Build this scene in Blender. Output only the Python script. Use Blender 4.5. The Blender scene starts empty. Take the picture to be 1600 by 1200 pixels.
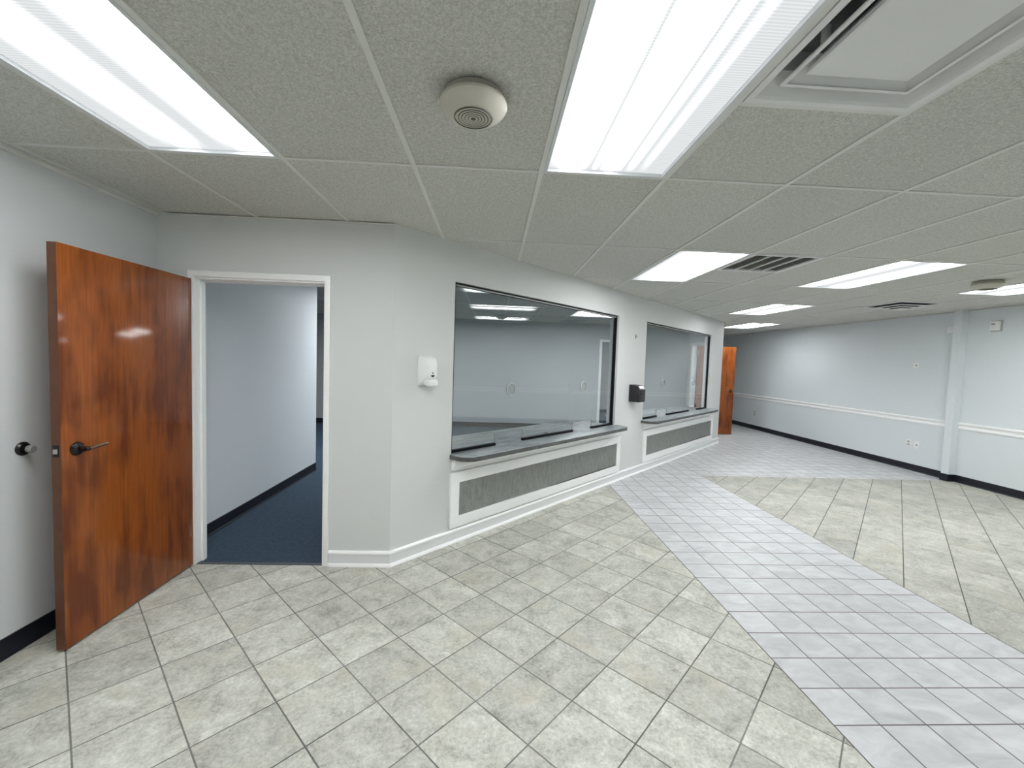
import bpy, bmesh, math, random
from mathutils import Vector, Matrix
random.seed(4)
SC = bpy.context.scene
COL = SC.collection
PI = math.pi
S = math.sqrt(.5)

# ------------------------------------------------------------------ measured layout (metres)
H = 2.412                      # ceiling height
P = 0.6096                     # ceiling module
GX, GY = -1.0155, 2.0843       # a ceiling grid crossing
XL, XR = -2.288, 6.596         # left and right wall
YD = 3.002                     # wall with the open doorway
YB, YE = -3.0, 12.2            # wall behind the camera, far end of the lobby
C0 = Vector((-0.701, 3.002, 0))            # corner where the angled teller wall starts
TIP = 7.45                                  # length of the angled wall
TX, TY = C0.x + S*TIP, C0.y + S*TIP
YO = 9.55                                   # back wall of the office behind the glass

# ------------------------------------------------------------------ mesh builder
class MB:
    def __init__(self):
        self.bm = bmesh.new()
    def box(self, x0, x1, y0, y1, z0, z1):
        v = [self.bm.verts.new(p) for p in ((x0,y0,z0),(x1,y0,z0),(x1,y1,z0),(x0,y1,z0),(x0,y0,z1),(x1,y0,z1),(x1,y1,z1),(x0,y1,z1))]
        for f in ((0,3,2,1),(4,5,6,7),(0,1,5,4),(1,2,6,5),(2,3,7,6),(3,0,4,7)):
            self.bm.faces.new([v[i] for i in f])
        return self
    def quad(self, *pts):
        self.bm.faces.new([self.bm.verts.new(p) for p in pts]); return self
    def prism(self, pts, d0, d1, axis='z'):
        """outline pts (2-D) extruded along axis; x: pts are (y,z); y: pts are (x,z); z: pts are (x,y)"""
        def mk(a, b, d):
            return {'x': (d, a, b), 'y': (a, d, b), 'z': (a, b, d)}[axis]
        lo = [self.bm.verts.new(mk(a, b, d0)) for a, b in pts]
        hi = [self.bm.verts.new(mk(a, b, d1)) for a, b in pts]
        n = len(pts)
        fs = [self.bm.faces.new(lo), self.bm.faces.new(hi)]
        for i in range(n):
            self.bm.faces.new((lo[i], lo[(i+1) % n], hi[(i+1) % n], hi[i]))
        return self
    def lathe(self, prof, n=32, axis='z', c=(0,0,0), rot=0):
        """profile of (radius, height) turned around an axis through c"""
        def mk(r, h, a):
            u, w = r*math.cos(a+rot), r*math.sin(a+rot)
            q = {'z': (u, w, h), 'y': (u, h, w), 'x': (h, u, w)}[axis]
            return (q[0]+c[0], q[1]+c[1], q[2]+c[2])
        rings = []
        for r, h in prof:
            if r < 1e-6:
                rings.append([self.bm.verts.new(mk(0, h, 0))])
            else:
                rings.append([self.bm.verts.new(mk(r, h, 2*PI*i/n)) for i in range(n)])
        for a, b in zip(rings, rings[1:]):
            if len(a) == 1 and len(b) == 1: continue
            for i in range(n):
                j = (i+1) % n
                if len(a) == 1: self.bm.faces.new((a[0], b[i], b[j]))
                elif len(b) == 1: self.bm.faces.new((a[i], b[0], a[j]))
                else: self.bm.faces.new((a[i], b[i], b[j], a[j]))
        return self
    def tube(self, path, radii, n=14):
        path = [Vector(p) for p in path]
        rings = []
        for i, p in enumerate(path):
            d = (path[min(i+1, len(path)-1)] - path[max(i-1, 0)]).normalized()
            up = Vector((0,0,1)) if abs(d.z) < .9 else Vector((1,0,0))
            a = d.cross(up).normalized(); b = a.cross(d).normalized()
            r = radii[i] if isinstance(radii, (list, tuple)) else radii
            ra, rb = r if isinstance(r, tuple) else (r, r)
            rings.append([self.bm.verts.new(p + a*ra*math.cos(2*PI*k/n) + b*rb*math.sin(2*PI*k/n)) for k in range(n)])
        for a, b in zip(rings, rings[1:]):
            for k in range(n):
                self.bm.faces.new((a[k], a[(k+1) % n], b[(k+1) % n], b[k]))
        self.bm.faces.new(rings[0]); self.bm.faces.new(rings[-1])
        return self
    def frame(self, x0, x1, z0, z1, w, y0, y1, sides='lrtb'):
        """rectangular frame in the x-z plane, members of width w"""
        wl = w if 'l' in sides else 0; wr = w if 'r' in sides else 0
        if 't' in sides: self.box(x0, x1, y0, y1, z1-w, z1)
        if 'b' in sides: self.box(x0, x1, y0, y1, z0, z0+w)
        zt = z1-w if 't' in sides else z1; zb = z0+w if 'b' in sides else z0
        if wl: self.box(x0, x0+w, y0, y1, zb, zt)
        if wr: self.box(x1-w, x1, y0, y1, zb, zt)
        return self
    def rings(self, loops, cap0=False, cap1=False):
        R = [[self.bm.verts.new(p) for p in L] for L in loops]
        n = len(R[0])
        for a, b in zip(R, R[1:]):
            for k in range(n):
                self.bm.faces.new((a[k], a[(k+1) % n], b[(k+1) % n], b[k]))
        if cap0: self.bm.faces.new(R[0])
        if cap1: self.bm.faces.new(R[-1])
        return self
    def build(self, name, mat, parent=None, bevel=0, smooth=None, loc=None, seg=2):
        bm = self.bm
        bmesh.ops.recalc_face_normals(bm, faces=bm.faces)
        if bevel:
            bmesh.ops.remove_doubles(bm, verts=bm.verts, dist=1e-6)
            es = [e for e in bm.edges if len(e.link_faces) == 2 and e.calc_face_angle(0) > .6]
            bmesh.ops.bevel(bm, geom=es, offset=bevel, segments=seg, profile=.6, affect='EDGES', clamp_overlap=True)
        me = bpy.data.meshes.new(name)
        bm.to_mesh(me); bm.free()
        if smooth or bevel:
            for p in me.polygons: p.use_smooth = True
            me.set_sharp_from_angle(angle=math.radians(smooth or 35))
        o = bpy.data.objects.new(name, me)
        COL.objects.link(o)
        for m in (mat if isinstance(mat, (list, tuple)) else [mat]): me.materials.append(m)
        if parent: o.parent = parent
        if loc: o.location = loc
        return o

def tag(o, label=None, cat=None, group=None, kind=None):
    if label: o['label'] = label
    if cat: o['category'] = cat
    if group: o['group'] = group
    if kind: o['kind'] = kind
    return o

def thing(name, loc, rz, label, cat, group=None, kind=None):
    o = bpy.data.objects.new(name, None); COL.objects.link(o)
    o.empty_display_size = .1
    o.location = loc; o.rotation_euler = (0, 0, rz)
    return tag(o, label, cat, group, kind)

def copy_thing(o, loc, label):
    c = o.copy(); COL.objects.link(c); c.location = loc; c['label'] = label
    for ch in list(o.children):
        k = ch.copy(); COL.objects.link(k); k.parent = c
        for g in list(ch.children):
            d = g.copy(); COL.objects.link(d); d.parent = k
    return c

def struct(o, label, cat):
    return tag(o, label, cat, kind='structure')

# ------------------------------------------------------------------ materials
def srgb(r, g, b):
    f = lambda c: (c/255/12.92) if c/255 <= .04045 else ((c/255+.055)/1.055)**2.4
    return (f(r), f(g), f(b), 1)

class NT:
    """small helper around a node tree"""
    def __init__(self, name):
        self.mat = bpy.data.materials.new(name); self.mat.use_nodes = True
        self.t = self.mat.node_tree; self.t.nodes.clear()
        self.out = self.n('ShaderNodeOutputMaterial')
    def n(self, typ, **kw):
        x = self.t.nodes.new(typ)
        for k, v in kw.items(): setattr(x, k, v)
        return x
    def put(self, sock, v):
        if hasattr(v, 'is_output'): self.t.links.new(v, sock)
        elif v is not None: sock.default_value = v
    def m(self, op, a, b=None, c=None, clamp=False):
        x = self.n('ShaderNodeMath', operation=op); x.use_clamp = clamp
        self.put(x.inputs[0], a)
        if b is not None: self.put(x.inputs[1], b)
        if c is not None: self.put(x.inputs[2], c)
        return x.outputs[0]
    def remap(self, v, a, b, c=0., d=1.):
        x = self.n('ShaderNodeMapRange'); x.clamp = True
        self.put(x.inputs['Value'], v)
        for k, q in zip(('From Min','From Max','To Min','To Max'), (a, b, c, d)): x.inputs[k].default_value = q
        return x.outputs['Result']
    def mix(self, f, a, b, blend='MIX'):
        x = self.n('ShaderNodeMix', data_type='RGBA', blend_type=blend)
        self.put(x.inputs[0], f); self.put(x.inputs[6], a); self.put(x.inputs[7], b)
        return x.outputs[2]
    def noise(self, vec, scale, detail=3, rough=.55, dist=0.):
        x = self.n('ShaderNodeTexNoise')
        if vec is not None: self.put(x.inputs['Vector'], vec)
        x.inputs['Scale'].default_value = scale; x.inputs['Detail'].default_value = detail
        x.inputs['Roughness'].default_value = rough; x.inputs['Distortion'].default_value = dist
        return x.outputs['Fac']
    def obj(self): return self.n('ShaderNodeTexCoord').outputs['Object']
    def pos(self): return self.n('ShaderNodeNewGeometry').outputs['Position']
    def scale(self, v, s):
        x = self.n('ShaderNodeMapping'); self.put(x.inputs['Vector'], v); x.inputs['Scale'].default_value = s
        return x.outputs[0]
    def sep(self, v):
        x = self.n('ShaderNodeSeparateXYZ'); self.put(x.inputs[0], v); return x.outputs
    def comb(self, x_, y_, z_=0.):
        x = self.n('ShaderNodeCombineXYZ'); self.put(x.inputs[0], x_); self.put(x.inputs[1], y_); self.put(x.inputs[2], z_)
        return x.outputs[0]
    def white(self, v):
        x = self.n('ShaderNodeTexWhiteNoise', noise_dimensions='3D'); self.put(x.inputs['Vector'], v); return x.outputs['Value']
    def ramp(self, v, stops, interp='LINEAR'):
        x = self.n('ShaderNodeValToRGB'); self.put(x.inputs[0], v); cr = x.color_ramp; cr.interpolation = interp
        while len(cr.elements) > 1: cr.elements.remove(cr.elements[-1])
        cr.elements[0].position = stops[0][0]; cr.elements[0].color = stops[0][1]
        for p, c in stops[1:]:
            e = cr.elements.new(p); e.color = c
        return x.outputs[0]
    def bump(self, h, strength=.2, dist=.002):
        x = self.n('ShaderNodeBump'); x.inputs['Strength'].default_value = strength; x.inputs['Distance'].default_value = dist
        self.put(x.inputs['Height'], h); return x.outputs[0]
    def pbr(self, col, rough=.5, metal=0., spec=.5, normal=None, coat=0.):
        b = self.n('ShaderNodeBsdfPrincipled')
        self.put(b.inputs['Base Color'], col); self.put(b.inputs['Roughness'], rough); self.put(b.inputs['Metallic'], metal)
        b.inputs['Specular IOR Level'].default_value = spec
        if coat: b.inputs['Coat Weight'].default_value = coat; b.inputs['Coat Roughness'].default_value = .08
        if normal is not None: self.put(b.inputs['Normal'], normal)
        self.t.links.new(b.outputs[0], self.out.inputs[0])
        return self.mat

def plain(name, col, rough=.5, metal=0., spec=.5, var=.06, scale=30, bump=0., coat=0.):
    k = NT(name); v = k.obj()
    f = k.noise(v, scale, 3)
    dark = tuple(c*(1-var) for c in col[:3]) + (1,); lite = tuple(min(1, c*(1+var)) for c in col[:3]) + (1,)
    c = k.mix(f, dark, lite)
    nm = k.bump(k.noise(v, scale*9, 2), bump, .001) if bump else None
    return k.pbr(c, rough, metal, spec, nm, coat)

def wall_paint(name, col):
    k = NT(name); v = k.pos()
    big = k.noise(v, .9, 2); fine = k.noise(v, 210, 2, .6)
    c = k.mix(big, tuple(x*.975 for x in col[:3])+(1,), tuple(min(1, x*1.02) for x in col[:3])+(1,))
    c = k.mix(k.m('MULTIPLY', fine, .12), c, tuple(x*.8 for x in col[:3])+(1,))
    return k.pbr(c, .62, 0, .3, k.bump(fine, .25, .0012))

M = {}
M['wall'] = wall_paint('grey_wall_paint', (.655, .68, .69, 1))
M['wall_counter'] = wall_paint('light_grey_wall_paint', (.64, .65, .64, 1))
M['wall_hall'] = wall_paint('hallway_wall_paint', (.62, .655, .695, 1))
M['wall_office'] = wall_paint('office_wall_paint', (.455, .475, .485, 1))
M['wall_right'] = wall_paint('cool_grey_wall_paint', (.685, .72, .74, 1))
M['white'] = plain('white_trim_paint', (.89, .89, .88, 1), .35, 0, .5, .02)
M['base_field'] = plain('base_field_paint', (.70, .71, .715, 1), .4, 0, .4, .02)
M['white_plastic'] = plain('white_plastic', (.80, .80, .79, 1), .3, 0, .5, .01)
M['cream'] = plain('cream_plastic', (.54, .52, .45, 1), .42, 0, .4, .03, 12)
M['cream_side'] = plain('grey_cream_plastic', (.40, .37, .32, 1), .5, 0, .4, .03, 12)
M['white_metal'] = plain('white_enamel_metal', (.72, .725, .72, 1), .4, 0, .4, .02)
M['fixture'] = plain('fixture_enamel', (.66, .68, .69, 1), .35, 0, .5, .02)
M['grid'] = plain('ceiling_grid_enamel', (.68, .68, .65, 1), .5, 0, .3, .02)
M['black_base'] = plain('black_vinyl_base', (.008, .009, .016, 1), .45, 0, .4, .2, 20)
M['black_frame'] = plain('black_frame_metal', (.004, .004, .005, 1), .55, 0, .12, .1)
M['black_plastic'] = plain('black_plastic', (.014, .014, .016, 1), .38, 0, .5, .1)
M['bronze'] = plain('dark_bronze_metal', (.030, .026, .026, 1), .25, .7, .5, .15)
M['bronze_edge'] = plain('worn_bronze_metal', (.22, .13, .085, 1), .3, .8, .5, .2)
M['steel'] = plain('brushed_steel', (.52, .51, .49, 1), .3, .9, .5, .1)
M['rubber_grey'] = plain('grey_rubber', (.28, .28, .27, 1), .5, 0, .4, .1)
M['grey_plate'] = plain('grey_receptacle_plastic', (.42, .42, .39, 1), .4, 0, .4, .05)
M['dark_void'] = plain('dark_duct', (.035, .037, .04, 1), .7, 0, .2, .1)
M['grey_void'] = plain('grey_duct', (.20, .205, .22, 1), .7, 0, .2, .1)
M['slot'] = plain('dark_slot', (.13, .115, .10, 1), .6, 0, .2, .1)

# ceiling tile: fissured grey-white mineral board
def ceiling_tile():
    k = NT('ceiling_tile_board'); v = k.pos()
    a = k.noise(v, 150, 3, .7); b = k.noise(v, 60, 2, .6)
    s = k.m('ADD', k.m('MULTIPLY', a, .7), k.m('MULTIPLY', b, .3))
    f = k.remap(s, .38, .62)
    xyz = k.sep(v)
    idv = k.comb(k.m('FLOOR', k.m('DIVIDE', k.m('SUBTRACT', xyz[0], GX), P)), k.m('FLOOR', k.m('DIVIDE', k.m('SUBTRACT', xyz[1], GY), 2*P)), 0.)
    tone = k.remap(k.white(idv), 0, 1, .96, 1.03)
    c = k.mix(f, (.47, .47, .435, 1), (.71, .71, .66, 1))
    c = k.mix(1., c, k.comb(tone, tone, tone), 'MULTIPLY')
    return k.pbr(c, .85, 0, .15, k.bump(f, .55, .003))
M['tile'] = ceiling_tile()

# floor: beige tiles laid diagonally, a white tile walkway and a white tile cross aisle
SX0, SX1, SYC = 1.4921, 2.9368, 5.69
def floor_tiles():
    k = NT('lobby_floor_tiles'); v = k.pos(); x, y, z = k.sep(v)
    def joint(c, ph, pitch, w):
        q = k.m('DIVIDE', k.m('SUBTRACT', c, ph), pitch)
        fr = k.m('FRACT', q)
        d = k.m('MULTIPLY', k.m('MINIMUM', fr, k.m('SUBTRACT', 1., fr)), pitch)
        return k.remap(d, w*.5, w*.5+.0018, 1., 0.), k.m('FLOOR', q)
    u = k.m('MULTIPLY', k.m('ADD', x, y), S); w_ = k.m('MULTIPLY', k.m('SUBTRACT', y, x), S)
    # left of the walkway
    a1, i1 = joint(u, 1.2416, .3025, .0042); a2, i2 = joint(w_, .6815, .3025, .0042)
    # right of the walkway
    b1, j1 = joint(u, 5.988, .3025, .003); b2, j2 = joint(w_, .1815, .2985, .0045)
    # walkway
    c1, k1 = joint(x, SX0, .20638, .0042); c2, k2 = joint(y, 1.652, .2046, .0042)
    right = k.m('GREATER_THAN', x, SX1)
    inx = k.m('MULTIPLY', k.m('GREATER_THAN', x, SX0), k.m('LESS_THAN', x, SX1))
    white = k.m('MAXIMUM', inx, k.m('GREATER_THAN', y, SYC))
    # joint strength: some joints paled in colour to imitate caught light, most are dark
    joint_light = k.remap(k.noise(v, 2.3, 2), .40, .60, .72, 1.)
    gl = k.m('MULTIPLY', k.m('MAXIMUM', a1, a2), joint_light)
    gr = k.m('MAXIMUM', k.m('MULTIPLY', b1, .30), b2)
    gb = k.m('ADD', k.m('MULTIPLY', gl, k.m('SUBTRACT', 1., right)), k.m('MULTIPLY', gr, right))
    gw = k.m('MAXIMUM', c1, c2)
    # border joint of the walkway
    e = k.m('MINIMUM', k.m('ABSOLUTE', k.m('SUBTRACT', x, SX0)), k.m('ABSOLUTE', k.m('SUBTRACT', x, SX1)))
    edge = k.m('MULTIPLY', k.remap(e, .0022, .004, 1., 0.), k.m('LESS_THAN', y, SYC))
    tid = k.mix(white, k.mix(right, k.comb(i1, i2, 1.), k.comb(j1, j2, 7.)), k.comb(k1, k2, 3.))
    rnd = k.white(tid)
    # beige mottling, shifted tile by tile
    sh = k.n('ShaderNodeVectorMath', operation='MULTIPLY_ADD')
    k.put(sh.inputs[0], tid); sh.inputs[1].default_value = (3.7, 5.1, 2.3); k.put(sh.inputs[2], v)
    sv = sh.outputs[0]
    n1 = k.noise(sv, 7, 5, .68, .6); n2 = k.noise(sv, 62, 4, .72)
    mott = k.m('ADD', k.m('MULTIPLY', n1, .52), k.m('MULTIPLY', n2, .48))
    beige = k.ramp(mott, [(.36, (.30, .29, .25, 1)), (.46, (.445, .44, .39, 1)), (.55, (.55, .55, .495, 1)), (.64, (.67, .67, .615, 1))])
    tone = k.remap(rnd, 0, 1, .86, 1.08)
    beige = k.mix(1., beige, k.comb(tone, tone, tone), 'MULTIPLY')
    warm = k.remap(k.noise(sv, 3.5, 3), .54, .70, 0., .5)
    beige = k.mix(warm, beige, (.45, .41, .32, 1))
    wt = k.ramp(k.noise(k.scale(sv, (1.2, 2.6, 1)), 4, 4, .6, .8), [(.30, (.44, .445, .455, 1)), (.52, (.53, .535, .545, 1)), (.70, (.60, .605, .615, 1))])
    wtone = k.remap(rnd, 0, 1, .95, 1.03)
    wt = k.mix(1., wt, k.comb(wtone, wtone, wtone), 'MULTIPLY')
    beige = k.mix(right, beige, k.mix(1., beige, (.86, .855, .85, 1), 'MULTIPLY'))
    c = k.mix(white, k.mix(gb, beige, (.115, .108, .10, 1)), k.mix(gw, wt, (.13, .10, .105, 1)))
    c = k.mix(edge, c, (.12, .105, .10, 1))
    g = k.m('MAXIMUM', k.mix(white, gb, gw), edge)
    hgt = k.m('ADD', k.m('MULTIPLY', k.m('SUBTRACT', 1., g), 1.), k.m('MULTIPLY', n2, .10))
    rough = k.m('ADD', k.m('MULTIPLY', g, .35), k.mix(white, k.remap(n2, .3, .7, .55, .68), k.remap(n2, .3, .7, .34, .42)))
    return k.pbr(c, rough, 0, .34, k.bump(hgt, .35, .0018))
M['floor'] = floor_tiles()

def carpet():
    k = NT('blue_carpet'); v = k.pos()
    a = k.noise(v, 260, 2, .7); b = k.noise(v, 30, 3)
    c = k.mix(k.remap(k.m('ADD', k.m('MULTIPLY', a, .7), k.m('MULTIPLY', b, .3)), .35, .65), (.030, .048, .074, 1), (.066, .094, .130, 1))
    return k.pbr(c, .95, 0, .1, k.bump(a, .8, .004))
M['carpet'] = carpet()

def stained_wood():
    k = NT('stained_wood_veneer'); v = k.obj()
    long_ = k.noise(k.scale(v, (22, 22, 1.1)), 3.2, 3, .55, 0.)
    fine = k.noise(k.scale(v, (130, 130, 3)), 2.2, 3, .6)
    blot = k.noise(k.scale(v, (3.0, 3.0, 1.6)), 1.35, 3, .5, .2)
    drip = k.noise(k.scale(v, (13, 13, 1.5)), 1.2, 2, .5, 0.)
    base = k.ramp(k.m('ADD', k.m('MULTIPLY', long_, .6), k.m('MULTIPLY', fine, .4)),
                  [(.30, (.195, .045, .005, 1)), (.50, (.260, .066, .009, 1)), (.70, (.325, .094, .015, 1))])
    d = k.remap(k.m('ADD', k.m('MULTIPLY', blot, .6), k.m('MULTIPLY', drip, .4)), .47, .60)
    c = k.mix(k.m('MULTIPLY', d, .74), base, (.085, .013, .001, 1))
    return k.pbr(c, k.remap(blot, .3, .7, .34, .44), 0, .2, k.bump(k.noise(k.scale(v, (4, 4, 1.2)), 2.2, 1), .25, .006), .48)
M['wood'] = stained_wood()
M['wood_edge'] = plain('dark_stained_wood_edge', (.115, .042, .020, 1), .4, 0, .4, .35, 14)

def slate(name, lo, hi, sc, rough):
    k = NT(name); v = k.obj()
    a = k.noise(k.scale(v, sc), 3.2, 5, .66, .7); b = k.noise(v, 55, 3, .6)
    f = k.remap(k.m('ADD', k.m('MULTIPLY', a, .75), k.m('MULTIPLY', b, .25)), .34, .66)
    return k.pbr(k.mix(f, lo, hi), rough, 0, .4, k.bump(b, .08, .001))
M['slate'] = slate('slate_laminate', (.075, .083, .088, 1), (.36, .385, .40, 1), (1.3, 5, 1), .40)
M['slate_edge'] = slate('slate_laminate_edge', (.05, .052, .05, 1), (.12, .123, .12, 1), (5, 2, 3), .45)
M['panel'] = slate('grey_fleck_laminate', (.175, .18, .172, 1), (.275, .28, .265, 1), (11, 11, 3.0), .5)

def light_panel(name, stops, peak):
    """ribbed prismatic lens: bright over its tubes, paler between them"""
    k = NT(name); x, y, z = k.sep(k.obj())
    t = k.m('ADD', k.m('DIVIDE', x, .58), .5)
    r = k.ramp(t, [(p, (c, c, c, 1)) for p, c in stops], 'EASE')
    ends = k.remap(k.m('ABSOLUTE', y), .42, .585, 1., .0)
    rib = k.remap(k.m('SINE', k.m('MULTIPLY', y, 2*PI/.0115)), -1, 1, .90, 1.06)
    e = k.m('MULTIPLY', k.m('ADD', k.m('MULTIPLY', k.m('MULTIPLY', r, ends), peak), .295), rib)
    em = k.n('ShaderNodeEmission'); em.inputs[0].default_value = (.955, .985, 1., 1); k.put(em.inputs[1], e)
    k.t.links.new(em.outputs[0], k.out.inputs[0])
    return k.mat
PK = 9.0
M['lens_two'] = light_panel('lens_two_tubes', [(0, 0.), (.12, 0.), (.23, .022), (.29, 1.), (.38, 1.), (.44, .022), (.52, 0.), (.58, 0.), (.69, .022), (.75, 1.), (.92, 1.), (1, .3)], PK*1.15)
M['lens_wide'] = light_panel('lens_four_tubes', [(0, 0.), (.08, .02), (.16, 1.), (.25, 1.), (.345, .008), (.37, .0), (.40, .10), (.44, .004), (.47, .1), (.53, 1.), (.585, .1), (.64, 0.), (.69, .03), (.74, 0.), (.80, .01), (.84, 0.), (1, 0.)], PK*2.2)
M['lens_full'] = light_panel('lens_all_tubes', [(0, 0.), (.10, 0.), (.22, 1.), (.80, 1.), (1, .8)], PK*.85)
M['lens_far'] = light_panel('lens_far_tubes', [(0, .3), (.12, 1.), (.30, 1.), (.42, 0.), (.58, 0.), (.70, 1.), (.9, 1.), (1, .3)], PK*1.08)
M['lens_hall_fill'] = light_panel('hall_fill_lens', [(0, .3), (.12, 1.), (.30, 1.), (.42, 0.), (.58, 0.), (.70, 1.), (.9, 1.), (1, .3)], PK*2.2)  # stronger lens for the added hallway fill light

M['lens_soft'] = light_panel('lens_soft_tubes', [(0, .3), (.12, 1.), (.30, 1.), (.42, 0.), (.58, 0.), (.70, 1.), (.9, 1.), (1, .3)], PK*.85)

def pane_glass():
    k = NT('clear_window_glass')
    lw = k.n('ShaderNodeLayerWeight'); lw.inputs['Blend'].default_value = .5
    f = k.m('POWER', lw.outputs['Facing'], 4.5)
    fac = k.m('ADD', k.m('MULTIPLY', f, .90), .072, clamp=True)
    tr = k.n('ShaderNodeBsdfTransparent'); tr.inputs[0].default_value = (.93, .95, .95, 1)
    gl = k.n('ShaderNodeBsdfGlossy'); gl.inputs['Roughness'].default_value = 0.; gl.inputs[0].default_value = (1, 1, 1, 1)
    mx = k.n('ShaderNodeMixShader'); k.put(mx.inputs[0], fac)
    k.t.links.new(tr.outputs[0], mx.inputs[1]); k.t.links.new(gl.outputs[0], mx.inputs[2]); k.t.links.new(mx.outputs[0], k.out.inputs[0])
    return k.mat
M['glass'] = pane_glass()
def acrylic():
    k = NT('frosted_acrylic')
    tr = k.n('ShaderNodeBsdfTransparent'); tr.inputs[0].default_value = (.9, .92, .92, 1)
    df = k.n('ShaderNodeBsdfPrincipled'); df.inputs['Base Color'].default_value = (.42, .43, .43, 1); df.inputs['Roughness'].default_value = .25
    mx = k.n('ShaderNodeMixShader'); mx.inputs[0].default_value = .32
    k.t.links.new(tr.outputs[0], mx.inputs[1]); k.t.links.new(df.outputs[0], mx.inputs[2]); k.t.links.new(mx.outputs[0], k.out.inputs[0])
    return k.mat
M['acrylic'] = acrylic()
M['edge'] = plain('polished_glass_edge', (.26, .30, .29, 1), .2, 0, .5, .05)
M['ring'] = plain('clear_plastic_rim', (.40, .41, .41, 1), .25, 0, .5, .05)

# ------------------------------------------------------------------ room shell
WT = H + .008
def wall_boxes(mb, x0, x1, y0, y1, z1, holes=()):
    """wall running along local x, thickness y0..y1, with rectangular holes (xa, xb, za, zb)"""
    cur = x0
    for xa, xb, za, zb in sorted(holes):
        if xa > cur: mb.box(cur, xa, y0, y1, 0, z1)
        if za > 0: mb.box(xa, xb, y0, y1, 0, za)
        if zb < z1: mb.box(xa, xb, y0, y1, zb, z1)
        cur = xb
    mb.box(cur, x1, y0, y1, 0, z1)
    return mb

RZ_C = PI/4          # along the angled wall: local +y goes into the office
RZ_L = PI/2          # left wall: local x = +Y, local y = -X (into the wall)
RZ_R = -PI/2         # right wall: local x = -Y, local y = +X (into the wall)

# floors
fl = MB(); 
fl.prism([(XL-.1, YB-.1), (XR+.1, YB-.1), (XR+.1, YE+.1), (TX-.05, YE+.1), (TX-.05, TY-.05), (C0.x-.03, YD+.03), (XL-.1, YD+.03)], -.06, 0)
struct(fl.build('floor', M['floor']), 'lobby floor of beige diagonal tiles crossed by a white tile walkway', 'floor')
fo = MB()
fo.prism([(-5.1, YD+.03), (C0.x-.03, YD+.03), (TX-.05, TY-.05), (TX-.05, 13.2), (-5.1, 13.2)], -.06, -.002)
struct(fo.build('floor_office', M['carpet']), 'dark blue carpet beyond the open doorway and behind the teller windows', 'carpet')

# walls
o = MB().box(YB-.1, YD, 0, .1, 0, WT).build('wall_left', M['wall'], loc=(XL, 0, 0)); o.rotation_euler.z = RZ_L
struct(o, 'grey painted wall at the left, behind the open wooden door', 'wall')
o = MB().box(-YE, -YB, 0, .1, 0, WT).build('wall_right', M['wall_right'], loc=(XR, 0, 0)); o.rotation_euler.z = RZ_R
struct(o, 'long grey painted wall on the right with white chair rail', 'wall')
DX0, DX1, DH = -2.043, -1.172, 1.99
o = wall_boxes(MB(), XL-.1, C0.x, YD, YD+.11, WT, [(DX0-.012, DX1+.012, 0, DH+.012)])
o = o.build('wall_front', M['wall_counter'])
struct(o, 'short grey wall holding the open doorway', 'wall')
W1 = (.545, 3.197, .70, 2.112)
W2 = (3.985, 6.745, .70, 2.112)
CT = .735      # top of the counters
o = wall_boxes(MB(), 0, TIP, 0, .12, WT, [W1, W2]).build('wall_counter', M['wall_counter'], loc=C0); o.rotation_euler.z = RZ_C
struct(o, 'angled light grey wall with the two teller windows', 'wall')
# aisle wall beyond the tip, with the doorway of the far door
DY0, DY1 = 8.50, 9.345
o = MB(); wall_boxes(o, TY, YE, 0, .1, WT, [(DY0, DY1, 0, 2.0)])
o = o.build('wall_aisle', M['wall_counter'], loc=(TX, 0, 0)); o.rotation_euler.z = RZ_L
struct(o, 'grey aisle wall past the end of the teller wall', 'wall')
struct(MB().box(TX-.1, XR+.1, YE, YE+.1, 0, WT).build('wall_end', M['wall']), 'grey wall at the far end of the lobby', 'wall')
struct(MB().box(XL-.1, XR+.1, YB-.1, YB, 0, WT).build('wall_back', M['wall']), 'grey wall behind the viewer', 'wall')
# office behind the glass
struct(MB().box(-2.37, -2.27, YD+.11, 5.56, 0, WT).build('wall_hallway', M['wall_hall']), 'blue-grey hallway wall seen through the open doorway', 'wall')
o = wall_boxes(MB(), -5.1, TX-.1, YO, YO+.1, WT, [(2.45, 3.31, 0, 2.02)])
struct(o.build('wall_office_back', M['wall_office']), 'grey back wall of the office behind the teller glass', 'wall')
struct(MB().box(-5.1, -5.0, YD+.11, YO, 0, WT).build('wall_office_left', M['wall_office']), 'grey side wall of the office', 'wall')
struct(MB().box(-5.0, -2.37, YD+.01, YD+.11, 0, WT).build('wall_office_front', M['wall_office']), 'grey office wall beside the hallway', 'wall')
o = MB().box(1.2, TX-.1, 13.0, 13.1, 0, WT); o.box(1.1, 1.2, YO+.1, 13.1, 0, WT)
struct(o.build('wall_far_room', M['wall_office']), 'pale wall of the room behind the office', 'wall')

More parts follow.
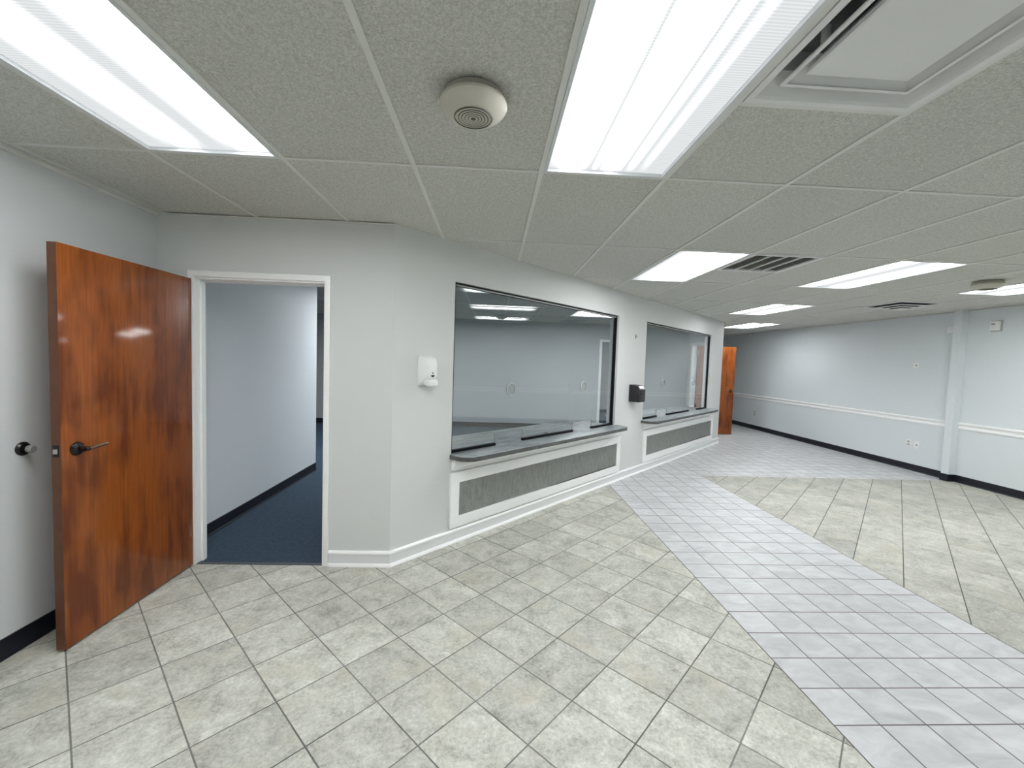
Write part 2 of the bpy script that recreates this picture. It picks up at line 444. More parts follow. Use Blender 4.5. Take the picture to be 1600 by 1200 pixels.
# ---- ceiling: list of fixtures on the 2 ft by 4 ft grid
def cell(ci, rj): return (GX+ci*P, GX+(ci+1)*P, GY+rj*2*P, GY+(rj+1)*2*P)
LIGHTS = [  # column, row, lens, label
    (-1, -1, 'lens_two', 'fluorescent ceiling light above the open wooden door'),
    (2, -1, 'lens_wide', 'large fluorescent ceiling light beside the square air diffuser'),
    (4, 1, 'lens_full', 'fluorescent ceiling light next to the slatted return grille'),
    (7, 1, 'lens_soft', 'fluorescent ceiling light in mid room right of the return grille'),
    (10, 1, 'lens_far', 'fluorescent ceiling light next to the round detector by the right wall'),
    (8, 3, 'lens_soft', 'second farthest fluorescent ceiling light, above the cross aisle'),
    (10, 5, 'lens_soft', 'farthest fluorescent ceiling light, above the far wooden door'),
    (4, 4, 'lens_full', 'ceiling light inside the office, seen through the nearer teller window'),
    (5, 4, 'lens_full', 'ceiling light inside the office at the right edge of the nearer teller window'),
    (-2, 4, 'lens_full', 'added unseen fill light in the office beyond the end of the hallway'),  # unseen, added to brighten the left part of the office back wall
    (10, -1, 'lens_far', 'added out-of-view fill light by the right wall'),  # added outside the view to help light the lobby
    (2, -3, 'lens_far', 'added fill light behind the viewer'),  # added behind the camera for more lobby light
    (7, -3, 'lens_far', 'added fill light behind the viewer on the right'),  # another fill lamp added behind the camera
    (6, 7, 'lens_far', 'ceiling light of the room behind the office'),
    (-1, 3, 'lens_hall_fill', 'added unseen fill light over the hallway past the open doorway'),  # kept out of sight, added and boosted to brighten the hallway wall
]
# half-module fixtures: column, y0
SQUARES = {'near': (3, GY-2*P), 'grille': (5, GY+2*P), 'far': (10, GY+5*P)}
full = {(c, r) for c, r, *_ in LIGHTS}
half = {(c, int(math.floor((y0-GY+.01)/(2*P)))): y0 for c, y0 in SQUARES.values()}
ce = MB(); gr = MB()
XA, XB, YA, YZ = -5.05, XR+.05, YB-.05, 13.1
c0i, c1i = math.floor((XA-GX)/P), math.ceil((XB-GX)/P)
r0i, r1i = math.floor((YA-GY)/(2*P)), math.ceil((YZ-GY)/(2*P))
TZ = H + .006
def tile(x0, x1, y0, y1):
    x0, x1, y0, y1 = max(x0, XA), min(x1, XB), max(y0, YA), min(y1, YZ)
    if x1-x0 > .01 and y1-y0 > .01: ce.box(x0, x1, y0, y1, TZ, TZ+.015)
for ci in range(c0i, c1i):
    for rj in range(r0i, r1i):
        x0, x1, y0, y1 = cell(ci, rj)
        if (ci, rj) in full: continue
        if (ci, rj) in half:
            yy = half[(ci, rj)]
            if abs(yy-y0) < .01: tile(x0, x1, y0+P, y1)
            else: tile(x0, x1, y0, y0+P)
            gr.box(x0+.012, x1-.012, y0+P-.012, y0+P+.012, H, TZ)
            continue
        tile(x0, x1, y0, y1)
struct(ce.build('ceiling', M['tile']), 'suspended ceiling of grey fissured tiles', 'ceiling')
B = .0115
for ci in range(c0i, c1i+1):
    x = GX+ci*P
    if XA < x < XB: gr.box(x-B, x+B, YA, YZ, H, TZ)
for rj in range(r0i, r1i+1):
    y = GY+rj*2*P
    if YA < y < YZ:
        for ci in range(c0i, c1i):
            xa, xb = max(GX+ci*P+B, XA), min(GX+(ci+1)*P-B, XB)
            gr.box(xa, xb, y-B*.75, y+B*.75, H, TZ)
struct(gr.build('trim_ceiling_grid', M['grid']), 'white metal grid bars holding the ceiling tiles', 'ceiling grid')

# ceiling edge angle along the left wall and door wall
o = MB(); o.box(XL, XL+.022, YB, YD, H-.022, H); o.box(XL+.004, XL+.036, YB, YD, H-.006, H)
struct(o.build('trim_ceiling_left', M['grid']), 'thin metal edge strip where the left wall meets the ceiling', 'trim')
o = MB(); o.box(XL+.036, C0.x, YD-.02, YD, H-.006, H)
struct(o.build('trim_ceiling_front', M['grid']), 'thin metal edge strip above the open doorway wall', 'trim')
o = MB(); o.box(XR-.02, XR, YB, YE, H-.008, H)
struct(o.build('trim_ceiling_right', M['grid']), 'thin metal edge strip along the top of the right wall', 'trim')

# ---- ceiling lights
def make_light(ci, rj, lens, label):
    x0, x1, y0, y1 = cell(ci, rj)
    t = thing('ceiling_light', ((x0+x1)/2, (y0+y1)/2, H), 0, label, 'ceiling light', 'fluorescent lights in the ceiling grid')
    a, b = P/2-.012, P-.0095
    i, j = a-.014, b-.014
    fr = MB()
    z0, z1 = -.003, .012
    fr.box(-a, a, -b, -j, z0, z1); fr.box(-a, a, j, b, z0, z1); fr.box(-a, -i, -j, j, z0, z1); fr.box(i, a, -j, j, z0, z1)
    fr.box(-a, a, -b, b, .10, .11)
    for s in (-1, 1):
        fr.box(s*a-.004, s*a+.004, -b, b, .012, .10); fr.box(-a, a, s*b-.004, s*b+.004, .012, .10)
    fr.build('frame', M['fixture'], t)
    MB().box(-i-.006, i+.006, -j-.006, j+.006, .0125, .019).build('diffuser', M[lens], t)
    return t
for a in LIGHTS: make_light(*a)

# ---- square air diffusers
def sq(h, z, hy=None):
    hy = hy or h
    return [(-h, -hy, z), (h, -hy, z), (h, hy, z), (-h, hy, z)]
def make_diffuser(loc, label):
    t = thing('air_diffuser', loc, 0, label, 'air vent', 'square ceiling air diffusers')
    h = P/2-.013
    m = MB().rings([sq(h, .004), sq(h, -.004), sq(h-.022, -.004), sq(h-.030, .004), sq(h-.072, .060), sq(h-.075, .12)])
    m.rings([sq(h, .12), sq(h, .004)])
    m.build('outer_frame', M['white_metal'], t)
    MB().box(-h, h, -h, h, .12, .13).build('duct_back', M['grey_void'], t)
    r = MB().rings([sq(.216, .006), sq(.216, .012), sq(.156, .074), sq(.153, .072), sq(.209, .011), sq(.203, .006), sq(.216, .006)])
    r.build('louvre_ring', M['white_metal'], t)
    MB().rings([sq(.125, .075), sq(.166, .026), sq(.166, .014), sq(.160, .011)], cap0=True, cap1=True).build('centre_panel', M['white_metal'], t)
    MB().lathe([(0, .03), (.012, .03), (.012, .075), (0, .075)], 12, 'z', (-.19, .06, 0)).build('screw_post', M['fixture'], t)
    return t
cx, cy = GX+3.5*P, SQUARES['near'][1]+P/2
d0 = make_diffuser((cx, cy, H), 'square white stepped air diffuser beside the large ceiling light')
def make_drop_diffuser(loc, label):
    t = thing('air_diffuser', loc, 0, label, 'air vent', 'square ceiling air diffusers')
    h = P/2-.013
    MB().rings([sq(h, .004), sq(h, -.004), sq(h-.030, -.004), sq(h-.030, .004), sq(h, .004)]).build('outer_frame', M['white_metal'], t)
    MB().rings([sq(h-.031, .006), sq(h-.031, .002), sq(.20, -.002), sq(.06, -.046)], True, True).build('duct_back', M['dark_void'], t)
    for k, (hh, z) in enumerate(((.205, -.024), (.145, -.041), (.085, -.056))):
        MB().rings([sq(hh, z), sq(hh+.004, z+.006), sq(hh-.055, z+.011), sq(hh-.060, z+.004), sq(hh, z)]).build('louvre_ring', M['white_metal'], t)
    MB().box(-.03, .03, -.03, .03, -.056, -.046).build('centre_panel', M['white_metal'], t)
    return t
make_drop_diffuser((GX+10.5*P, SQUARES['far'][1]+P/2, H), 'square air diffuser with dark slots in the far ceiling near the right wall pilaster')

# ---- return grille
t = thing('return_grille', (GX+5.5*P, SQUARES['grille'][1]+P/2, H), 0, 'dark slatted return air grille beside a lit ceiling light', 'air vent')
h = P/2-.013; q = h-.030
m = MB(); m.box(-h, h, -h, -q, -.004, .012); m.box(-h, h, q, h, -.004, .012); m.box(-h, -q, -q, q, -.004, .012); m.box(q, h, -q, q, -.004, .012)
m.build('frame', M['white_metal'], t)
MB().box(-h, h, -h, h, .09, .10).build('duct_back', M['slot'], t)
for i in (1, 2, 3):
    x = -q + i*2*q/4
    MB().box(x-.007, x+.007, -q, q, -.003, .02).build('divider', M['white_metal'], t)
n = 20; m = MB()
for i in range(n):
    y = -q + (i+.5)*2*q/n
    m.quad((-q, y-.012, .004), (q, y-.012, .004), (q, y+.012, .030), (-q, y+.012, .030))
    m.quad((-q, y-.012, .0055), (-q, y+.012, .0315), (q, y+.012, .0315), (q, y-.012, .0055))
m.build('louvres', plain('grey_louvre_metal', (.42, .42, .40, 1), .5, 0, .3, .03), t)

# ---- round ceiling detectors
def make_detector(loc, label):
    t = thing('ceiling_detector', loc, 0, label, 'detector', 'round cream ceiling detectors')
    MB().lathe([(0, 0), (.100, 0), (.102, -.004), (.102, -.024), (0, -.024)], 48).build('base', M['cream_side'], t, smooth=40)
    MB().lathe([(0, -.022), (.110, -.022), (.116, -.027), (.117, -.036), (.109, -.050), (.091, -.064), (.067, -.073), (.0665, -.071), (.0635, -.071), (.063, -.0745), (.0, -.077)], 64).build('cover', M['cream'], t, smooth=30)
    g = MB()
    for r in (.063, .050, .039, .028, .017):
        g.lathe([(r, -.0772), (r+.0024, -.0768), (r+.0024, -.074), (r, -.074)], 48)
    g.lathe([(0, -.0782), (.008, -.078), (.008, -.075), (0, -.075)], 20)
    g.build('vent_rings', M['slot'], t, smooth=40)
    return t
dt = make_detector((-.095, 1.525, H), 'round cream ceiling detector between the two nearest ceiling lights')
copy_thing(dt, (4.72, 3.90, H), 'round ceiling detector beside the ceiling light near the right wall')

# ------------------------------------------------------------------ baseboards and rails
def base_profile(mb, x0, x1):
    # white two-bead baseboard with a shoe, running along local x, standing out to -y
    pr = [(0, 0), (-.026, 0), (-.026, .010), (-.020, .020), (-.012, .024), (-.012, .086), (-.019, .090), (-.019, .102), (-.011, .110), (0, .112)]
    mb.prism(pr, x0, x1, 'x'); return mb
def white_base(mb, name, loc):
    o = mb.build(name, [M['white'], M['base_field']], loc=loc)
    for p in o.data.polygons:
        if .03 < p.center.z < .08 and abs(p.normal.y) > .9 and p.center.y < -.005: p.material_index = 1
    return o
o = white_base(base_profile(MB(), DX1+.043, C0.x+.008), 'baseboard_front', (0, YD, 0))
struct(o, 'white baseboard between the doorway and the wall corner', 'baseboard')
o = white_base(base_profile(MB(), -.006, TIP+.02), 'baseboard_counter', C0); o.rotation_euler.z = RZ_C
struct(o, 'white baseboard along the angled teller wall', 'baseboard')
def vinyl(mb, x0, x1): return mb.prism([(0, 0), (-.011, 0), (-.009, .008), (-.005, .014), (-.005, .100), (0, .102)], x0, x1, 'x')
o = vinyl(MB(), YB, YD).build('baseboard_left', M['black_base'], loc=(XL, 0, 0)); o.rotation_euler.z = RZ_L
struct(o, 'black vinyl base along the left wall', 'baseboard')
PY0, PY1, PD = 5.645, 5.745, .10
m = vinyl(MB(), -YE, -PY1); vinyl(m, -PY0, -YB)
m.box(-PY1-.006, -PY0+.006, -PD-.008, 0, 0, .102)
o = m.build('baseboard_right', M['black_base'], loc=(XR, 0, 0)); o.rotation_euler.z = RZ_R
struct(o, 'black vinyl base along the right wall', 'baseboard')
o = MB().box(PY0, PY1, 0, PD, .1, WT).build('wall_pilaster', M['wall_right'])
o.data.transform(Matrix(((0, -1, 0, XR), (1, 0, 0, 0), (0, 0, 1, 0), (0, 0, 0, 1))))
struct(o, 'narrow grey pilaster on the right wall', 'pilaster')
def rail(mb, x0, x1): return mb.prism([(0, .752), (-.010, .754), (-.014, .772), (-.010, .784), (-.010, .806), (-.018, .812), (-.026, .826), (-.026, .840), (-.018, .846), (0, .848)], x0, x1, 'x')
m = rail(MB(), -YE, -PY1)
o = m.build('trim_chair_rail', M['white'], loc=(XR, 0, 0)); o.rotation_euler.z = RZ_R
struct(o, 'white chair rail running along the right wall from the pilaster to the far end', 'chair rail')
o = rail(MB(), -PY0, -YB).build('trim_chair_rail_near', M['white'], loc=(XR, 0, 0)); o.rotation_euler.z = RZ_R
struct(o, 'white chair rail on the right wall on the near side of the pilaster', 'chair rail')
o = vinyl(MB(), YD+.11, 5.56).build('baseboard_hallway', M['black_base'], loc=(-2.27, 0, 0))
o.rotation_euler.z = PI/2; struct(o, 'black vinyl base along the hallway wall past the doorway', 'baseboard')
m = vinyl(MB(), -5.0, 2.395); vinyl(m, 3.365, TX-.1)
o = m.build('baseboard_office', M['black_base'], loc=(0, YO, 0)); struct(o, 'black vinyl base on the office back wall behind the glass', 'baseboard')
o = vinyl(MB(), 1.2, TX-.1).build('baseboard_far_room', M['black_base'], loc=(0, 13.0, 0)); struct(o, 'black base in the room behind the office', 'baseboard')

# ------------------------------------------------------------------ doorways
def casing(mb, x0, x1, z1, w, y0, y1):
    mb.prism([(x0-w, 0), (x0, 0), (x0, z1), (x1, z1), (x1, 0), (x1+w, 0), (x1+w, z1+w), (x0-w, z1+w)], y0, y1, 'y')
t = thing('door_frame', ((DX0+DX1)/2, YD, 0), 0, 'white painted frame around the open doorway on the left', 'door frame', kind='structure')
hw = (DX1-DX0)/2
m = MB(); casing(m, -hw, hw, DH+.012, .040, -.016, 0); m.build('casing', M['white'], t, bevel=.004)
m = MB(); m.box(-hw-.012, -hw, 0, .11, 0, DH+.012); m.box(hw, hw+.012, 0, .11, 0, DH+.012); m.box(-hw, hw, 0, .11, DH, DH+.012)
m.build('jamb', M['white'], t)
m = MB(); m.box(-hw, -hw+.012, .05, .09, 0, DH); m.box(hw-.012, hw, .05, .09, 0, DH); m.box(-hw+.012, hw-.012, .05, .09, DH-.012, DH)
m.build('door_stop_bead', M['white'], t)
m = MB(); m.frame(-.014, .014, -.035, .035, .009, -.0015, .0015)
o = m.build('strike_plate', M['bronze_edge'], t); o.location = (hw-.0016, .022, 1.016); o.rotation_euler.z = PI/2
MB().box(-hw-.01, hw+.01, -.002, .03, -.002, .003).build('threshold', plain('threshold_strip', (.06, .07, .085, 1), .5, 0, .3, .1), t)

def lever_handle(parent, x, z, s, face_y, out):
    """rose, neck and lever; out=-1 or +1 is the side along local y"""
    h = MB().lathe([(0, 0), (.033, 0), (.034, .004*out), (.030, .011*out), (.016, .016*out), (.013, .018*out), (.013, .050*out), (0, .050*out)], 32, 'y', (x, face_y, z)).build('door_handle', M['bronze'], parent, smooth=35)
    l = MB().tube([(x-s*.006, face_y+.048*out, z), (x+s*.02, face_y+.052*out, z+.001), (x+s*.06, face_y+.052*out, z+.004), (x+s*.10, face_y+.050*out, z+.004), (x+s*.120, face_y+.046*out, z+.006)],
                  [(.009, .012), (.009, .011), (.007, .010), (.006, .009), (.004, .006)])
    l.build('lever', M['bronze_edge'], h, smooth=50)
    MB().lathe([(0, 0), (.009, 0), (.009, .010*out), (.0065, .013*out), (0, .013*out)], 16, 'y', (x, face_y+.050*out, z)).build('lever_hub', M['bronze'], h, smooth=35)

def make_door(loc, rz, width, label, hs):
    """leaf along local +x from the hinge edge; front face at y=0, back at y=.045"""
    t = thing('door_1' if hs < 0 else 'door_2', loc, rz, label, 'door', kind='structure')
    MB().box(.002, width, 0, .044, .012, 1.985).build('leaf', [M['wood']], t, bevel=.002)
    MB().box(width, width+.0012, .001, .043, .013, 1.984).build('leaf_edge', M['wood_edge'], t)
    lever_handle(t, width-.075, .995, -1, 0, -1)
    lever_handle(t, width-.075, .995, -1, .044, 1)
    p = MB().box(width+.0012, width+.003, .008, .036, .968, 1.025).build('latch_plate', M['bronze'], t)
    MB().prism([(width+.003, .014), (width+.012, .026), (width+.003, .030)], .984, 1.006, 'z').build('latch_bolt', M['steel'], p)
    for z in (.20, .98, 1.78):
        MB().lathe([(0, z), (.007, z), (.007, z+.09), (0, z+.09)], 12, 'z', (-.004, -.004 if hs < 0 else .048, 0)).build('hinge', M['white'] if hs < 0 else M['steel'], t, smooth=40)
    return t
# near door: hinge at the left jamb, swung back 90 degrees along the left wall (front face looks to +X)
d = make_door((-2.050, 2.982, 0), -PI/2, .886, 'stained brown wooden door swung open beside the left doorway', -1)
# mirror so that its thickness lies towards the left wall (local +y must be -X)
d.scale = (1, -1, 1)
# far door in the aisle, seen past the end of the teller wall
d2 = make_door((TX+.012, 9.345, 0), 0, .868, 'narrow glimpse of the far brown wooden door past the teller wall', 1)
d2.scale = (1, -1, 1); d2.location.y = 9.345
t = thing('door_frame', (TX-.05, (DY0+DY1)/2, 0), RZ_L, 'white door frame seen through the farther teller window', 'door frame', kind='structure')
hw2 = (DY1-DY0)/2
m = MB(); casing(m, -hw2+.012, hw2-.012, 2.0-.012, .055, .05, .066); m.build('casing', M['white'], t)
m = MB(); m.box(-hw2, -hw2+.012, -.05, .05, 0, 2.0); m.box(hw2-.012, hw2, -.05, .05, 0, 2.0); m.box(-hw2+.012, hw2-.012, -.05, .05, 1.988, 2.0)
m.build('jamb', M['white'], t)
t = thing('door_frame', (2.88, YO, 0), 0, 'white door frame in the office back wall, seen through the nearer teller window', 'door frame', kind='structure')
m = MB(); casing(m, -.418, .418, 2.008, .055, -.016, 0); m.build('casing', M['white'], t)
m = MB(); m.box(-.43, -.418, 0, .1, 0, 2.02); m.box(.418, .43, 0, .1, 0, 2.02); m.box(-.418, .418, 0, .1, 2.008, 2.02)
m.build('jamb', M['white'], t)

# wall stop on the left wall
t = thing('door_bumper', (XL, 2.155, .992), RZ_L, 'black round door bumper on the left wall beside the wooden door', 'door bumper')
MB().lathe([(0, 0), (.034, 0), (.034, -.006), (.027, -.014), (.016, -.016), (.016, -.030), (0, -.030)], 32, 'y').build('rose', M['bronze'], t, smooth=35)
MB().lathe([(0, -.030), (.018, -.030), (.019, -.048), (.015, -.054), (0, -.054)], 24, 'y').build('bumper', M['rubber_grey'], t, smooth=35)

# ------------------------------------------------------------------ teller windows and counters (local frame of the angled wall)
GYL = .04     # glass plane behind the wall face
def make_window(idx, w, bars, ports, label):
    t = thing('window_%d' % idx, C0, RZ_C, label, 'teller window', kind='structure')
    x0, x1, _, zt = w
    z0 = CT
    e = .0005
    fr = MB()
    fr.box(x0+e, x1-e, .028, .062, zt-.026, zt-e)
    fr.box(x1-.030, x1-e, .028, .062, z0+e, zt-.026)
    fr.box(x0+e, x0+.030, .028, .062, z0+e, zt-.026)
    fr.build('frame', M['black_frame'], t)
    ins = MB(); ins.box(x0+.030, x1-.030, .0265, .028, zt-.026, zt-.014)
    ins.build('glazing_bead', M['rubber_grey'], t)
    # pane with pass-through notches between the bars
    a, b = x0+.026, x1-.026
    pts = [(a, z0+.012)]
    for (p0, p1), (q0, q1) in zip(bars, bars[1:]):
        pts += [(p1, z0+.012), (p1, z0+.105), (q0, z0+.105), (q0, z0+.012)]
    pts += [(b, z0+.012), (b, zt-.022), (a, zt-.022)]
    MB().prism(pts, GYL, GYL+.008, 'y').build('pane', M['glass'], t)
    for p0, p1 in bars:
        MB().box(p0, p1, GYL-.012, GYL+.018, z0+.0008, z0+.024).build('glazing_channel', M['black_frame'], t, bevel=.002)
    for (p0, p1), (q0, q1) in zip(bars, bars[1:]):
        e_ = MB()
        e_.box(p1-.002, p1-.0003, GYL+.0002, GYL+.0078, z0+.024, z0+.105); e_.box(q0+.0003, q0+.002, GYL+.0002, GYL+.0078, z0+.024, z0+.105)
        e_.box(p1-.003, q0+.003, GYL+.0002, GYL+.0078, z0+.1052, z0+.1066)
        e_.build('polished_edge', M['edge'], t)
    for px in ports:
        r = MB().lathe([(.052, -.010), (.060, -.009), (.060, -.0005), (.052, -.0005), (.052, -.010)], 40, 'y', (px, GYL, 1.238))
        r = r.build('speaking_port', M['ring'], t, smooth=40)
        MB().lathe([(0, -.007), (.052, -.007), (.052, -.0015), (0, -.0015)], 40, 'y', (px, GYL, 1.238)).build('port_disc', M['acrylic'], r, smooth=40)
    return t
make_window(1, W1, [(W1[0]+.03, 1.085), (1.463, 2.315), (2.709, W1[1]-.03)], (1.274, 2.498), 'nearer teller window of clear glass in black framing')
make_window(2, W2, [(W2[0]+.03, 4.535), (4.916, 5.849), (6.259, W2[1]-.03)], (4.728, 6.016), 'farther teller window of clear glass in black framing')

def round_slab(x0, x1, yf, yb, r, n=8):
    pts = [(x1, yb), (x0, yb)]
    for cx_, a0 in ((x0+r, PI), (x1-r, 1.5*PI)):
        for i in range(n+1):
            a = a0 + (PI/2)*i/n
            pts.append((cx_+r*math.cos(a), yf+r+r*math.sin(a)))
    return pts
def make_counter(w, ex0, ex1, fx0, fx1, label):
    t = thing('service_counter', C0, RZ_C, label, 'counter', 'slate topped teller counters')
    th = .036
    # top: outer part overhangs the lobby, inner part passes through the opening into the office
    yf = -.205
    pts = [(w[1]-.001, .0), (w[1]-.001, .62), (w[0]+.001, .62), (w[0]+.001, .0)]
    r = .13; n = 8
    pts += [(ex0, -.0005)]
    for cx_, a0 in ((ex0+r, PI), (ex1-r, 1.5*PI)):
        for i in range(n+1):
            a = a0+(PI/2)*i/n
            pts.append((cx_+r*math.cos(a), yf+r+r*math.sin(a)))
    pts += [(ex1, -.0005)]
    top = MB().prism(pts, CT-th, CT, 'z').build('countertop', [M['slate'], M['slate_edge']], t, bevel=.003)
    for p in top.data.polygons:
        if abs(p.normal.z) < .5: p.material_index = 1
    # apron with a coved lower edge
    MB().prism([(-.0005, .606), (-.034, .606), (-.038, .612), (-.030, .626), (-.046, .640), (-.050, CT-th-.0005), (-.0005, CT-th-.0005)], w[0]+.005, w[1]+.055, 'x').build('apron', M['white'], t, bevel=.002)
    # panel frame of four boards and the laminate inset
    z0, z1, sw = .128, .585, .088
    fm = MB()
    fm.box(fx0, fx1, -.024, -.0005, z1-sw, z1); fm.box(fx0, fx1, -.024, -.0005, z0, z0+sw)
    fm.box(fx0, fx0+sw, -.024, -.0005, z0+sw, z1-sw); fm.box(fx1-sw, fx1, -.024, -.0005, z0+sw, z1-sw)
    fm.build('panel_frame', M['white'], t, bevel=.002)
    MB().box(fx0+sw-.002, fx1-sw+.002, -.010, -.0006, z0+sw-.002, z1-sw+.002).build('panel_inset', M['panel'], t)
    gx = (w[0]+w[1])/2+.12
    MB().lathe([(0, CT+.0004), (.026, CT+.0004), (.026, CT+.004), (.018, CT+.0045), (0, CT+.003)], 24, 'z', (gx, .16, 0)).build('cable_grommet', M['black_plastic'], t, smooth=40)
    return t
make_counter(W1, .530, 3.245, .535, 3.335, 'slate topped counter of the nearer teller window')
make_counter(W2, 3.935, 6.80, 4.02, 7.02, 'slate topped counter of the farther teller window')

# ------------------------------------------------------------------ things on the angled wall
t = thing('soap_dispenser', C0 + Vector((S*.268, S*.268, 1.405)), RZ_C, 'white wall mounted soap dispenser left of the nearer teller window', 'soap dispenser')
w = .062
MB().box(-w, w, -.012, -.0005, -.110, .112).build('back_plate', M['white_plastic'], t, bevel=.004)
# body: side outline bulging forward, lofted across the width with a narrower rounded front
def loop(y, hw_, z0, z1, r=.018):
    pts = []
    for cx_, cz, a0 in ((hw_-r, z1-r, 0), (-hw_+r, z1-r, PI/2), (-hw_+r, z0+r, PI), (hw_-r, z0+r, 1.5*PI)):
        for i in range(5):
            a = a0+PI/2*i/4
            pts.append((cx_+r*math.cos(a), y, cz+r*math.sin(a)))
    return pts
MB().rings([loop(-.012, w-.001, -.106, .110, .010), loop(-.055, w-.004, -.092, .106, .016), loop(-.080, w-.012, -.062, .098, .022), loop(-.096, w-.018, -.052, .082, .026), loop(-.103, w-.026, -.046, .064, .022)], True, True).build('cover', M['white_plastic'], t, smooth=50)
MB().rings([loop(-.060, .046, -.100, -.060, .012), loop(-.098, .046, -.112, -.058, .014), loop(-.112, .040, -.108, -.060, .016), loop(-.116, .032, -.100, -.066, .012)], True, True).build('push_bar', M['white_plastic'], t, smooth=50)
m = MB(); m.prism([(-.017, -.030), (-.006, -.025), (.006, -.025), (.017, -.030), (.008, -.039), (0, -.043), (-.008, -.039)], -.1055, -.1025, 'y')
m.prism([(.008*math.cos(a*PI/8), -.012+.0042*math.sin(a*PI/8)) for a in range(16)], -.1045, -.1025, 'y')
tag(m.build('badge', M['black_plastic'], t), 'small black diamond and oval badge')

t = thing('card_box', C0 + Vector((S*3.63, S*3.63, 1.018)), RZ_C, 'small black wall box with a sloped top between the teller windows', 'wall box')
MB().prism([(-.0005, 0), (-.150, 0), (-.152, .165), (-.110, .218), (-.0005, .228)], -.085, .085, 'x').build('housing', M['black_plastic'], t, bevel=.006)
pl = MB().box(-.06, .06, -.018, .018, 0, .003).build('label_plate', M['steel'], t)
pl.location = (0, -.131, .1935); pl.rotation_euler.x = math.atan2(.053, .042)
MB().box(-.05, .05, -.158, -.1515, .09, .125).build('pull_lip', M['black_plastic'], t, bevel=.002)

t = thing('wall_hook', C0 + Vector((S*3.66, S*3.66, 1.885)), RZ_C, 'tiny grey hook high on the wall between the teller windows', 'hook')
MB().box(-.016, .016, -.004, -.0005, -.028, .028).build('hook_plate', M['rubber_grey'], t, bevel=.001)
MB().tube([(0, -.004, .0), (0, -.022, -.004), (0, -.028, .010)], .004, 8).build('prong', M['rubber_grey'], t, smooth=50)

# ------------------------------------------------------------------ things on the right wall
def on_right(y, z): return (XR, y, z)
t = thing('alarm_sounder', on_right(5.30, 2.172), RZ_R, 'white alarm sounder high on the right wall', 'alarm')
MB().box(-.062, .062, -.014, -.0005, -.072, .072).build('back_plate', M['grey_plate'], t, bevel=.003)
MB().box(-.052, .050, -.048, -.014, -.060, .062).build('case', M['white_plastic'], t, bevel=.006)
MB().box(-.030, .012, -.0495, -.048, .018, .030).build('slot', M['slot'], t)
MB().lathe([(0, -.048), (.014, -.048), (.014, -.052), (0, -.053)], 20, 'y', (-.005, 0, -.02)).build('sounder_cap', M['white_plastic'], t, smooth=40)
t = thing('square_plate', on_right(6.315, 1.643), RZ_R, 'small square white wall plate above the chair rail', 'wall plate')  # plain square plate with a hole
MB().box(-.045, .045, -.007, -.0005, -.042, .042).build('plate', M['white_plastic'], t, bevel=.002)
MB().lathe([(0, -.007), (.010, -.007), (.010, -.014), (0, -.014)], 16, 'y').build('jack', M['slot'], t, smooth=40)
t = thing('power_outlet', on_right(6.34, .422), RZ_R, 'grey duplex power outlet beside a white plate on the right wall', 'outlet')
MB().box(-.038, .038, -.006, -.0005, -.058, .058).build('cover_plate', M['white_plastic'], t, bevel=.002)
for z in (-.022, .022):
    r = MB().prism([(.022*math.cos(a*PI/10)*1.05, z+max(-.015, min(.015, .022*math.sin(a*PI/10)))) for a in range(20)], -.010, -.006, 'y').build('socket', M['grey_plate'], t)
    m = MB(); m.box(-.008, -.005, -.0108, -.0100, z-.003, z+.008); m.box(.005, .008, -.0108, -.0100, z-.003, z+.008)
    m.build('slots', M['slot'], r)
t = thing('cable_plate', on_right(6.205, .412), RZ_R, 'rounded white cable plate right of the grey outlet', 'wall plate')  # rounded plate for a cable
MB().box(-.042, .042, -.008, -.0005, -.052, .052).build('plate', M['white_plastic'], t, bevel=.007)
MB().lathe([(0, -.008), (.011, -.008), (.009, -.016), (0, -.016)], 16, 'y').build('jack', M['slot'], t, smooth=40)
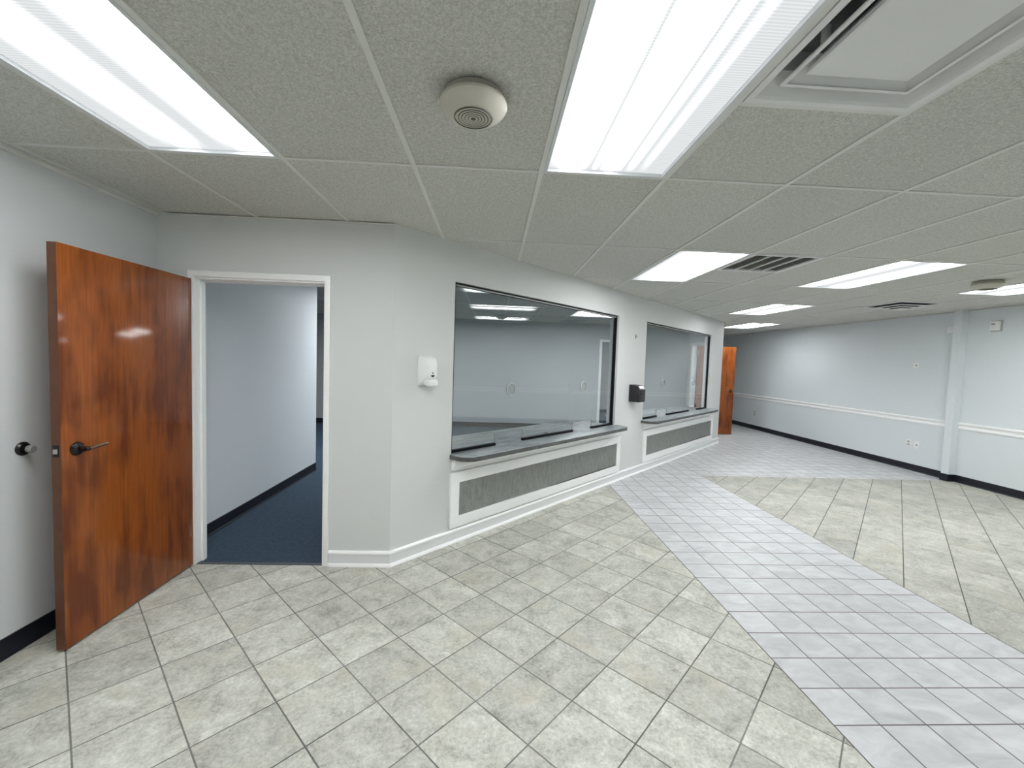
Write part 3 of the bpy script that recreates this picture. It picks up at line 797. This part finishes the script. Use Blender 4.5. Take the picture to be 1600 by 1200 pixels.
t = thing('power_outlet', on_right(10.3, .405), RZ_R, 'faint white power outlet low on the right wall near the far door', 'outlet')
MB().box(-.038, .038, -.006, -.0005, -.058, .058).build('cover_plate', M['grey_plate'], t, bevel=.002)
m = MB(); m.box(-.014, .014, -.009, -.006, .008, .034); m.box(-.014, .014, -.009, -.006, -.034, -.008); m.build('socket', M['white_plastic'], t)
t = thing('junction_box', on_right(5.845, 2.165), RZ_R, 'small white box tucked against the pilaster near the ceiling', 'junction box')
MB().box(-.045, .055, -.035, -.0005, -.05, .05).build('box', M['white_plastic'], t, bevel=.004)
MB().box(-.036, .046, -.038, -.035, -.04, .04).build('lid', M['white_plastic'], t, bevel=.001)

# ------------------------------------------------------------------ camera
cam = bpy.data.cameras.new('camera'); co = bpy.data.objects.new('camera', cam); COL.objects.link(co)
f_, p_, r_, y_ = 661.055, -.053175, .033077, .046143
fw = Vector((math.sin(y_)*math.cos(p_), math.cos(y_)*math.cos(p_), math.sin(p_)))
ri = Vector((math.cos(y_), -math.sin(y_), 0)); up = ri.cross(fw)
r2 = math.cos(r_)*ri + math.sin(r_)*up; u2 = -math.sin(r_)*ri + math.cos(r_)*up
co.matrix_world = Matrix(((r2.x, u2.x, -fw.x, 0), (r2.y, u2.y, -fw.y, 0), (r2.z, u2.z, -fw.z, 1.4973), (0, 0, 0, 1)))
cam.sensor_fit = 'HORIZONTAL'; cam.sensor_width = 36; cam.lens = 36*f_/1600
cam.clip_start = .02; cam.clip_end = 60
SC.camera = co

# ------------------------------------------------------------------ world and view
wd = bpy.data.worlds.new('world'); SC.world = wd; wd.use_nodes = True
wd.node_tree.nodes['Background'].inputs[0].default_value = (.02, .02, .02, 1)
SC.view_settings.view_transform = 'Standard'; SC.view_settings.look = 'None'
SC.view_settings.exposure = 1.47; SC.view_settings.gamma = 1; SC.view_settings.use_curve_mapping = False
SC.cycles.max_bounces = 14; SC.cycles.diffuse_bounces = 8; SC.cycles.glossy_bounces = 6; SC.cycles.transparent_max_bounces = 24
SC.cycles.use_denoising = True
